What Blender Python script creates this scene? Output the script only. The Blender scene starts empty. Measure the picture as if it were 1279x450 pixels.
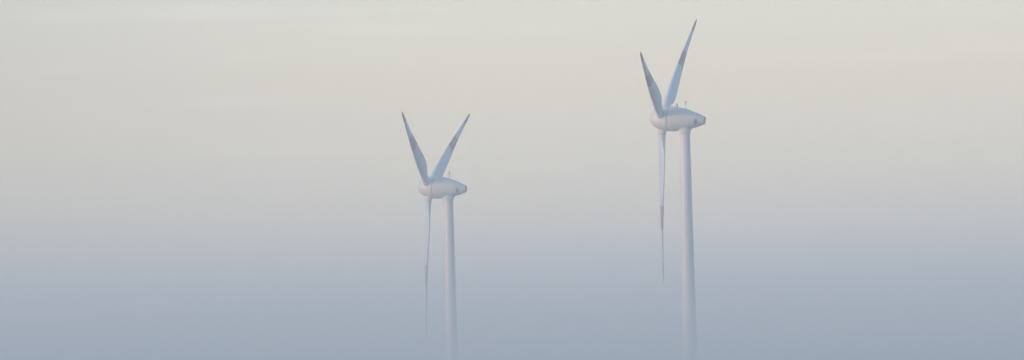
import bpy, bmesh, math, random
from mathutils import Vector, Matrix, noise
R = math.radians
random.seed(4)
scene = bpy.context.scene
col = scene.collection

# ---------------------------------------------------------------- camera
cam_data = bpy.data.cameras.new("camera")
cam_data.sensor_width = 36.0
cam_data.lens = 268.1                      # long telephoto
cam_data.clip_start = 0.5
cam_data.clip_end = 60000
cam = bpy.data.objects.new("camera", cam_data)
cam.matrix_world = Matrix.Rotation(R(90 + 1.654), 4, 'X') @ Matrix.Rotation(R(-1.3), 4, 'Z')
col.objects.link(cam)
scene.camera = cam

# ---------------------------------------------------------------- sky
SUN_EL, SUN_AZ = 7.0, -118.0                # degrees; azimuth from +Y, negative = to the left
world = bpy.data.worlds.new("World")
scene.world = world
world.use_nodes = True
nt = world.node_tree
for n in list(nt.nodes): nt.nodes.remove(n)
N, L = nt.nodes.new, nt.links.new
out = N("ShaderNodeOutputWorld")
bg = N("ShaderNodeBackground"); bg.inputs["Strength"].default_value = 1.0
sky = N("ShaderNodeTexSky"); sky.sky_type = 'NISHITA'; sky.sun_disc = False
sky.sun_elevation = R(SUN_EL); sky.sun_rotation = R(SUN_AZ)
sky.air_density = 1.0; sky.dust_density = 1.0; sky.ozone_density = 2.0
sc_ = N("ShaderNodeVectorMath"); sc_.operation = 'SCALE'; sc_.inputs["Scale"].default_value = 0.15
L(sky.outputs[0], sc_.inputs[0])
tc = N("ShaderNodeTexCoord"); sep = N("ShaderNodeSeparateXYZ"); L(tc.outputs["Generated"], sep.inputs[0])
# faint high streaks of cirrus: noise stretched along the horizon
mp = N("ShaderNodeMapping"); mp.inputs["Scale"].default_value = (22, 22, 260); L(tc.outputs["Generated"], mp.inputs[0])
nz = N("ShaderNodeTexNoise"); nz.inputs["Scale"].default_value = 1.0; nz.inputs["Detail"].default_value = 3
L(mp.outputs[0], nz.inputs["Vector"])
mr = N("ShaderNodeMapRange"); mr.inputs["From Min"].default_value = 0.0; mr.inputs["From Max"].default_value = 0.06
L(sep.outputs["Z"], mr.inputs["Value"])
ramp = N("ShaderNodeValToRGB"); ramp.color_ramp.interpolation = 'CARDINAL'
stops = [(0.0000, (0.360, 0.400, 0.440)), (0.1050, (0.400, 0.430, 0.450)), (0.1750, (0.440, 0.460, 0.460)), (0.2625, (0.500, 0.490, 0.460)),
         (0.3380, (0.550, 0.500, 0.425)), (0.4250, (0.550, 0.485, 0.380)), (0.5130, (0.535, 0.475, 0.360)), (0.6880, (0.500, 0.445, 0.340)), (0.8750, (0.465, 0.440, 0.360)), (1.0000, (0.450, 0.430, 0.355))]
cr = ramp.color_ramp
cr.elements[0].position, cr.elements[0].color = stops[0][0], (*stops[0][1], 1)
cr.elements[1].position, cr.elements[1].color = stops[-1][0], (*stops[-1][1], 1)
for p, c in stops[1:-1]:
    e = cr.elements.new(p); e.color = (*c, 1)
L(mr.outputs[0], ramp.inputs[0])
st = N("ShaderNodeMapRange"); st.inputs["From Min"].default_value = 0.55; st.inputs["From Max"].default_value = 0.8
st.inputs["To Max"].default_value = 0.45
L(nz.outputs[0], st.inputs["Value"])
pk = N("ShaderNodeMix"); pk.data_type = 'RGBA'
L(st.outputs[0], pk.inputs["Factor"]); L(ramp.outputs[0], pk.inputs[6]); pk.inputs[7].default_value = (0.64, 0.55, 0.49, 1)
# the hazy veil near the horizon gives way to the clear sky higher up
up = N("ShaderNodeMapRange"); up.interpolation_type = 'SMOOTHSTEP'
up.inputs["From Min"].default_value = 0.062; up.inputs["From Max"].default_value = 0.22
L(sep.outputs["Z"], up.inputs["Value"])
mx = N("ShaderNodeMix"); mx.data_type = 'RGBA'
# darkening towards the left edge of view, put into the veil's colour
vl = N("ShaderNodeMapRange"); vl.interpolation_type = 'SMOOTHSTEP'
vl.inputs["From Min"].default_value = -0.14; vl.inputs["From Max"].default_value = 0.005
vl.inputs["To Min"].default_value = 0.70; vl.inputs["To Max"].default_value = 1.0
L(sep.outputs["X"], vl.inputs["Value"])
vs = N("ShaderNodeVectorMath"); vs.operation = 'SCALE'
L(pk.outputs[2], vs.inputs[0]); L(vl.outputs[0], vs.inputs["Scale"])
L(up.outputs[0], mx.inputs["Factor"]); L(vs.outputs[0], mx.inputs[6]); L(sc_.outputs[0], mx.inputs[7])
L(mx.outputs[2], bg.inputs["Color"]); L(bg.outputs[0], out.inputs["Surface"])

# ---------------------------------------------------------------- sun
sun_data = bpy.data.lights.new("sun", 'SUN')
sun_data.energy = 1.15; sun_data.angle = R(10); sun_data.color = (1.0, 0.66, 0.50)
sun = bpy.data.objects.new("sun", sun_data)
az, el = R(SUN_AZ), R(SUN_EL)
to_sun = Vector((math.sin(az) * math.cos(el), math.cos(az) * math.cos(el), math.sin(el)))
sun.rotation_euler = to_sun.to_track_quat('Z', 'Y').to_euler()
sun.location = to_sun * 200
col.objects.link(sun)

scene.view_settings.view_transform = 'Standard'
scene.view_settings.look = 'None'
scene.view_settings.exposure = 1.21
scene.view_settings.gamma = 1.0
scene.view_settings.use_curve_mapping = False
scene.cycles.volume_bounces = 1

# ---------------------------------------------------------------- haze and mist
def box_mesh(name, lo, hi):
    me = bpy.data.meshes.new(name)
    v = [(x, y, z) for x in (lo[0], hi[0]) for y in (lo[1], hi[1]) for z in (lo[2], hi[2])]
    f = [(0, 1, 3, 2), (4, 6, 7, 5), (0, 4, 5, 1), (2, 3, 7, 6), (0, 2, 6, 4), (1, 5, 7, 3)]
    me.from_pydata(v, [], f)
    me.update()
    return me

def volume_mat(name, color, density, aniso=0.0):
    m = bpy.data.materials.new(name); m.use_nodes = True
    t = m.node_tree
    for n in list(t.nodes): t.nodes.remove(n)
    o = t.nodes.new("ShaderNodeOutputMaterial"); v = t.nodes.new("ShaderNodeVolumePrincipled")
    v.inputs["Color"].default_value = (*color, 1); v.inputs["Density"].default_value = density
    v.inputs["Anisotropy"].default_value = aniso
    t.links.new(v.outputs[0], o.inputs["Volume"])
    return m

def volume_box(name, lo, hi, color, density, label, cat):
    o = bpy.data.objects.new(name, box_mesh(name, lo, hi)); col.objects.link(o)
    o.data.materials.append(volume_mat(name, color, density))
    o['kind'] = 'stuff'; o['label'] = label; o['category'] = cat
    return o

volume_box('haze', (-6600, -2600, -41), (6600, 6600, 96), (0.83, 0.925, 1.0), 0.00024,
           'pale evening haze filling the air around both wind turbines', 'haze')
volume_box('mist', (-6500, -2500, -40.5), (6500, 6500, 7), (0.83, 0.925, 1.0), 0.0023,
           'blue grey mist lying low and swallowing the feet of the towers', 'mist')

# ---------------------------------------------------------------- materials
def paint(name, color, rough=0.45, dirt=0.06, scale=0.6, dirt_color=(0.45, 0.45, 0.43)):
    m = bpy.data.materials.new(name); m.use_nodes = True
    t = m.node_tree; b = t.nodes["Principled BSDF"]
    b.inputs["Roughness"].default_value = rough
    c = t.nodes.new("ShaderNodeTexCoord"); mpn = t.nodes.new("ShaderNodeMapping")
    mpn.inputs["Scale"].default_value = (scale, scale, scale * 0.25)
    n = t.nodes.new("ShaderNodeTexNoise"); n.inputs["Scale"].default_value = 1.0; n.inputs["Detail"].default_value = 6
    r = t.nodes.new("ShaderNodeMapRange"); r.inputs["From Min"].default_value = 0.4; r.inputs["From Max"].default_value = 0.8
    r.inputs["To Max"].default_value = dirt * 3
    x = t.nodes.new("ShaderNodeMix"); x.data_type = 'RGBA'
    x.inputs[6].default_value = (*color, 1); x.inputs[7].default_value = (*dirt_color, 1)
    t.links.new(c.outputs["Object"], mpn.inputs[0]); t.links.new(mpn.outputs[0], n.inputs["Vector"])
    t.links.new(n.outputs[0], r.inputs["Value"]); t.links.new(r.outputs[0], x.inputs["Factor"])
    t.links.new(x.outputs[2], b.inputs["Base Color"])
    bp = t.nodes.new("ShaderNodeBump"); bp.inputs["Strength"].default_value = 0.08; bp.inputs["Distance"].default_value = 0.02
    t.links.new(n.outputs[0], bp.inputs["Height"]); t.links.new(bp.outputs[0], b.inputs["Normal"])
    return m

WHITE = paint("white_paint", (0.80, 0.80, 0.80), dirt=0.12)
BLADE = paint("blade_gelcoat", (0.68, 0.77, 0.90), 0.4)
RED = paint("red_paint", (0.50, 0.27, 0.30), 0.5)
DARK = paint("dark_metal", (0.17, 0.18, 0.20), 0.6)
STEEL = paint("galvanised_steel", (0.35, 0.36, 0.37), 0.5)
AMBER = paint("lamp_glass", (0.70, 0.22, 0.08), 0.25)
SEAM = paint("joint_seal", (0.34, 0.34, 0.36), 0.7)

def ground_mat():
    m = bpy.data.materials.new("field_ground"); m.use_nodes = True
    t = m.node_tree; b = t.nodes["Principled BSDF"]; b.inputs["Roughness"].default_value = 0.95
    c = t.nodes.new("ShaderNodeTexCoord")
    vo = t.nodes.new("ShaderNodeTexVoronoi"); vo.inputs["Scale"].default_value = 0.004
    n = t.nodes.new("ShaderNodeTexNoise"); n.inputs["Scale"].default_value = 0.05; n.inputs["Detail"].default_value = 8
    r = t.nodes.new("ShaderNodeValToRGB")
    r.color_ramp.elements[0].color = (0.06, 0.09, 0.035, 1); r.color_ramp.elements[1].color = (0.15, 0.12, 0.07, 1)
    x = t.nodes.new("ShaderNodeMix"); x.data_type = 'RGBA'; x.inputs["Factor"].default_value = 0.35
    t.links.new(c.outputs["Object"], vo.inputs["Vector"]); t.links.new(c.outputs["Object"], n.inputs["Vector"])
    t.links.new(vo.outputs["Color"], r.inputs[0]); t.links.new(r.outputs[0], x.inputs[6])
    t.links.new(n.outputs[0], x.inputs[7]); 
    mu = t.nodes.new("ShaderNodeMix"); mu.data_type = 'RGBA'; mu.blend_type = 'MULTIPLY'; mu.inputs["Factor"].default_value = 0.6
    t.links.new(r.outputs[0], mu.inputs[6]); t.links.new(n.outputs[0], mu.inputs[7])
    t.links.new(mu.outputs[2], b.inputs["Base Color"])
    return m

# ---------------------------------------------------------------- terrain
TURBINES = [  # x, y, base z, nose bearing (deg away from the camera), rotor turn (deg), wording
    (34.17, 1499.06, -10.58, 12.0, -9.03),
    (-14.14, 1682.34, -17.88, 14.6, -1.4),
]
def terrain_z(x, y):
    z = -16 + 6 * noise.noise(Vector((x / 900, y / 900, 3.1))) + 2 * noise.noise(Vector((x / 250, y / 250, 8.1)))
    pins = [(0, 0, -1.7, 260)] + [(tx, ty, tz, 90) for tx, ty, tz, _, _ in TURBINES]
    for px, py, pz, s in pins:
        d = math.hypot(x - px, y - py)
        w = 1.0 if d < 25 else math.exp(-((d - 25) / s) ** 2)
        z = z * (1 - w) + pz * w
    return z

def build_ground():
    xs = [-6500 + i * 250 for i in range(53)] + [-20 + i * 20 for i in range(6)] + [-300 + 50 * i for i in range(13)]
    ys = [-2500 + i * 250 for i in range(37)] + [1400 + i * 20 for i in range(20)] + [-150 + 50 * i for i in range(8)]
    xs = sorted(set(xs)); ys = sorted(set(ys))
    v = [(x, y, terrain_z(x, y)) for y in ys for x in xs]
    n = len(xs)
    f = [(j * n + i, j * n + i + 1, (j + 1) * n + i + 1, (j + 1) * n + i) for j in range(len(ys) - 1) for i in range(n - 1)]
    me = bpy.data.meshes.new("ground"); me.from_pydata(v, [], f)
    me.materials.append(ground_mat())
    for p in me.polygons: p.use_smooth = True
    o = bpy.data.objects.new("ground", me); col.objects.link(o)
    o['kind'] = 'structure'
build_ground()

# ---------------------------------------------------------------- mesh helpers
def link(name, me, parent):
    o = bpy.data.objects.new(name, me); col.objects.link(o); o.parent = parent
    return o

def from_rings(name, rings, mats, face_mat=None, cap0=True, cap1=True, smooth=True, sharp=None):
    """rings: list of lists of points, all the same length."""
    n = len(rings[0]); v = [p for r in rings for p in r]
    f, mi = [], []
    for j in range(len(rings) - 1):
        for i in range(n):
            k = (i + 1) % n
            f.append((j * n + i, j * n + k, (j + 1) * n + k, (j + 1) * n + i)); mi.append(face_mat(j) if face_mat else 0)
    if cap0: f.append(tuple(reversed(range(n)))); mi.append(mi[0])
    if cap1: f.append(tuple((len(rings) - 1) * n + i for i in range(n))); mi.append(mi[-1])
    me = bpy.data.meshes.new(name); me.from_pydata([tuple(p) for p in v], [], f)
    for m in (mats if isinstance(mats, list) else [mats]): me.materials.append(m)
    for p, m in zip(me.polygons, mi):
        p.material_index = m; p.use_smooth = smooth and len(p.vertices) == 4
    bm = bmesh.new(); bm.from_mesh(me); bmesh.ops.recalc_face_normals(bm, faces=bm.faces)
    for e in bm.edges:
        if len(e.link_faces) == 2 and e.calc_face_angle(0) > R(40): e.smooth = False
    bm.to_mesh(me); bm.free()
    return me

def frame(axis):
    axis = axis.normalized()
    a = Vector((0, 0, 1)) if abs(axis.z) < 0.9 else Vector((0, 1, 0))
    u = axis.cross(a).normalized()
    return u, axis.cross(u).normalized()

def lathe(name, origin, axis, profile, mat, n=48, mats=None):
    """profile: (distance along axis, radius)"""
    u, w = frame(axis); axis = axis.normalized()
    rings = [[origin + axis * a + (u * math.cos(2 * math.pi * i / n) + w * math.sin(2 * math.pi * i / n)) * r
              for i in range(n)] for a, r in profile]
    return from_rings(name, rings, mat)

def smooth_profile(pts, n=40):
    """monotone-ish cubic through (a, r) points"""
    out = []
    for k in range(n + 1):
        a = pts[0][0] + (pts[-1][0] - pts[0][0]) * k / n
        out.append((a, interp(pts, a)))
    return out

def interp(pts, a):
    for i in range(len(pts) - 1):
        if a <= pts[i + 1][0] + 1e-9:
            x0, y0 = pts[i]; x1, y1 = pts[i + 1]
            xm, ym = pts[max(i - 1, 0)]; xp, yp = pts[min(i + 2, len(pts) - 1)]
            m0 = (y1 - ym) / (x1 - xm) ; m1 = (yp - y0) / (xp - x0)
            h = x1 - x0; t = (a - x0) / h
            return ((2*t**3 - 3*t**2 + 1) * y0 + (t**3 - 2*t**2 + t) * h * m0 + (-2*t**3 + 3*t**2) * y1 + (t**3 - t**2) * h * m1)
    return pts[-1][1]

# ---------------------------------------------------------------- wind turbine
HUB_H = 65.0                 # height of the rotor axis above the tower foot, at the tower
YAW_A = 6.96                 # tower axis sits this far behind the nose
PLANE_A = 2.55               # rotor plane behind the nose
TILT = R(4.4)
AX = Vector((math.cos(TILT), 0, -math.sin(TILT)))      # down the wind: from nose to tail, tail lower
UP = Vector((math.sin(TILT), 0, math.cos(TILT)))
LAT = Vector((0, 1, 0))
NOSE = Vector((0, 0, HUB_H)) - AX * YAW_A
def P(a, lat=0.0, up=0.0): return NOSE + AX * a + LAT * lat + UP * up

BODY = [(0.0, 0.02), (0.06, 0.42), (0.2, 0.80), (0.5, 1.25), (1.0, 1.68), (1.8, 2.08), (2.7, 2.33), (3.8, 2.45),
        (4.6, 2.46), (5.6, 2.38), (6.8, 2.20), (7.9, 1.93), (8.8, 1.63), (9.6, 1.36), (10.3, 1.08), (11.0, 0.76)]
def rad(a): return interp(BODY, a)

CHORD = [(2.6, 1.46), (3.6, 1.48), (4.6, 1.66), (6.0, 2.15), (7.5, 2.55), (9.5, 2.70), (12.5, 2.60), (16, 2.32), (20, 1.90),
         (24, 1.42), (28, 1.04), (31, 0.74), (32.4, 0.50), (33.0, 0.10)]
TWIST = [(2.6, 30), (7, 29), (12, 25), (17, 18.5), (24, 13), (33, 11)]
THICK = [(2.6, 1.0), (3.6, 0.97), (4.6, 0.78), (6.0, 0.57), (7.5, 0.46), (9.5, 0.41), (13, 0.36), (20, 0.32), (27, 0.34), (33, 0.36)]
RED_BANDS = ((17.2, 22.0), (28.8, 33.1))

def blade_mesh(az, name="blade"):
    rhat = LAT * math.sin(az) + UP * math.cos(az)
    tan = LAT * math.cos(az) - UP * math.sin(az)
    A = -AX
    rs = sorted(set([2.6 + i * (33.0 - 2.6) / 60 for i in range(61)] + [17.2, 22.0, 28.8, 32.4, 32.75]))
    rings = []
    n = 28
    for r in rs:
        c = interp(CHORD, r); b = R(interp(TWIST, r)); th = interp(THICK, r)
        le = -tan * math.cos(b) + A * math.sin(b)
        nb = A * math.cos(b) + tan * math.sin(b)
        k = min(1.0, max(0.0, (r - 3.6) / 4.5)); k = k * k * (3 - 2 * k)      # 0 round root, 1 aerofoil
        pivot = 0.5 * (1 - k) + 0.30 * k
        defl = -0.95 * ((r - 2.6) / 30.4) ** 2
        o = P(PLANE_A) + rhat * r + A * defl
        ring = []
        for i in range(n):
            ph = 2 * math.pi * i / n
            x = 0.5 - 0.5 * math.cos(ph)                     # 0 leading, 1 trailing
            yt = 5 * (0.2969 * math.sqrt(max(x, 0)) - 0.1260 * x - 0.3516 * x**2 + 0.2843 * x**3 - 0.1036 * x**4)
            ya = yt * th * (1 if ph < math.pi else -1) - 0.025 * math.sin(math.pi * x)
            yc = 0.5 * math.sin(ph) * th
            y = yc * (1 - k) + ya * k
            ring.append(o + le * ((pivot - x) * c) + nb * (y * c))
        rings.append(ring)
    def fm(j):
        m = (rs[j] + rs[j + 1]) / 2
        return 1 if any(a <= m <= b2 for a, b2 in RED_BANDS) else 0
    return from_rings(name, rings, [BLADE, RED], fm)

def build_turbine(x, y, z, bearing, turn, label):
    root = bpy.data.objects.new("wind_turbine", None); col.objects.link(root)
    root.location = (x, y, z); root.rotation_euler = (0, 0, -R(bearing))
    root.empty_display_size = 3
    root['label'] = label; root['category'] = 'wind turbine'; root['group'] = 'wind turbines standing in the mist'
    # tower: a tapering steel tube with a flange where the sections meet
    top = HUB_H - 1.9
    def tr(h): return 1.02 + (top - h) * 0.0100 + max(0, (12 - h)) ** 2 * 0.003
    prof = [(-1.5, tr(0))] + [(h, tr(h)) for h in [top * i / 40 for i in range(41)]]
    tower = link("tower", lathe("tower", Vector((0, 0, 0)), Vector((0, 0, 1)), prof, WHITE, 64), root)
    for h in (HUB_H - 9.7, HUB_H - 30.0, HUB_H - 50.0):
        link("flange", lathe("flange", Vector((0, 0, h)), Vector((0, 0, 1)),
             [(-.11, tr(h) - .02), (-.11, tr(h) + .06), (.11, tr(h) + .06), (.11, tr(h) - .02)], WHITE, 64), tower)
    # foundation plinth and door of the tower foot
    link("foundation", lathe("foundation", Vector((0, 0, 0)), Vector((0, 0, 1)),
         [(-1.6, 4.6), (0.12, 4.5), (0.3, 3.0)], STEEL, 48), root)
    link("yaw_collar", lathe("yaw_collar", Vector((0, 0, 0)), Vector((0, 0, 1)),
         [(top - 1.1, 1.045), (top - 1.0, 1.11), (top - 0.6, 1.16), (top - .2, 1.32), (top + 0.3, 1.45)], WHITE, 64), root)
    # nacelle: the rear part of the drop-shaped body
    body = smooth_profile([(a, rad(a)) for a in (3.90, 4.6, 5.6, 6.8, 7.9, 8.8, 9.6, 10.3, 11.0)], 40)
    body = [(3.89, 2.2)] + body
    nac = link("nacelle", lathe("nacelle", NOSE, AX, body, WHITE, 72), root)
    link("tail_cap", lathe("tail_cap", NOSE, AX, [(10.95, .79), (11.0, .80), (11.1, .78), (11.1, .60), (11.0, .58)], SEAM, 48), nac)
    # panel joints round the shell
    for a in (6.1, 8.6):
        link("shell_joint", lathe("shell_joint", NOSE, AX,
             [(a - .035, rad(a - .035) - .03), (a - .03, rad(a - .03) + .014), (a + .03, rad(a + .03) + .014), (a + .035, rad(a + .035) - .03)], WHITE, 72), nac)
    # round-cornered service vents on both flanks near the tail
    for s in (-1, 1):
        a0 = 9.45; slope = math.atan((rad(a0 + .3) - rad(a0 - .3)) / .6)
        drop = -0.28
        nd = (LAT * s * math.cos(drop) + UP * math.sin(drop))
        nrm = (nd * math.cos(slope) - AX * math.sin(slope)).normalized()
        o = P(a0) + nd * rad(a0)
        tx = (AX * math.cos(slope) + nd * math.sin(slope)).normalized(); ty = nrm.cross(tx)
        def rr(wd, ht, d):
            pts = []
            for q in range(24):
                t = 2 * math.pi * q / 24; cx, sy = math.cos(t), math.sin(t)
                px = math.copysign(abs(cx) ** .5, cx) * wd; py = math.copysign(abs(sy) ** .5, sy) * ht
                pts.append(o + tx * px + ty * py + nrm * d)
            return pts
        vent = link("side_vent", from_rings("side_vent", [rr(.30, .48, -.10), rr(.30, .48, .05), rr(.24, .42, .06), rr(.24, .42, .02)], DARK), nac)
        for q in range(4):
            c0 = -.28 + q * .19
            vv = [o + tx * px + ty * (c0 + py) + nrm * pz for px in (-.23, .23) for py, pz in ((0, .0), (.03, .0), (.11, .05), (.08, .055))]
            me = bpy.data.meshes.new("slat")
            me.from_pydata([tuple(p) for p in vv], [], [(0, 1, 2, 3), (7, 6, 5, 4), (0, 4, 5, 1), (1, 5, 6, 2), (2, 6, 7, 3), (3, 7, 4, 0)])
            me.materials.append(STEEL)
            link("slat", me, vent)
    # wind gauge mast, standing upright on the crown of the nacelle
    am = 7.15
    foot = P(am) + UP * (rad(am) - .15)
    Z = Vector((0, 0, 1))
    mast = link("wind_gauge", lathe("wind_gauge", foot, Z, [(0, .16), (.22, .15), (.24, .06), (1.35, .05), (1.38, .12), (1.62, .12), (1.65, .03), (1.95, .02)], STEEL, 14), nac)
    link("crossbar", lathe("crossbar", foot + Z * 1.15 - LAT * .42, LAT, [(0, .03), (.84, .03)], STEEL, 8), mast)
    for s in (-.42, .42):
        link("sensor", lathe("sensor", foot + Z * 1.15 + LAT * s, Z, [(0, .03), (.18, .03), (.2, .10), (.34, .10), (.38, .03)], DARK, 12), mast)
    # warning lamp further forward
    al = 5.35
    lf = P(al) + UP * (rad(al) - .1)
    lamp = link("warning_lamp", lathe("warning_lamp", lf, Z, [(0, .20), (.30, .18), (.32, .22), (.38, .22)], STEEL, 20), nac)
    link("lamp_glass", lathe("lamp_glass", lf + Z * .38, Z, [(0, .19), (.26, .18), (.36, .11), (.39, .02)], AMBER, 20), lamp)
    # spinner
    sp = [(a, rad(a)) for a in (0.0, .015, .04, .08, .14, .22, .34, .5, .7, 1.0, 1.3, 1.6, 2.0, 2.4, 2.8, 3.2, 3.5, 3.72)] + [(3.73, 2.2)]
    spin = link("spinner", lathe("spinner", NOSE, AX, sp, WHITE, 72), root)
    link("rotor_gap", lathe("rotor_gap", NOSE, AX, [(3.6, 2.24), (4.05, 2.24)], SEAM, 72), nac)
    for k in range(3):
        az = R(60 + turn - 120 * k)
        rhat = LAT * math.sin(az) + UP * math.cos(az)
        link("blade_collar", lathe("blade_collar", P(PLANE_A), rhat,
             [(1.5, .98), (2.35, .92), (2.62, .89), (2.95, .86), (2.98, .80), (2.98, .6)], WHITE, 40), spin)
        bl = link("blade", blade_mesh(az), root)
        link("root_ring", lathe("root_ring", P(PLANE_A), rhat, [(3.0, .70), (3.0, .765), (3.12, .765), (3.12, .70)], SEAM, 32), bl)
    return root

LABELS = ['nearer, larger white wind turbine on the right, rotor turned so its far blade reaches highest',
          'farther, smaller white wind turbine on the left, two blades raised in an even V']
for (x, y, z, b, t), lab in zip(TURBINES, LABELS):
    build_turbine(x, y, z, b, t, lab)
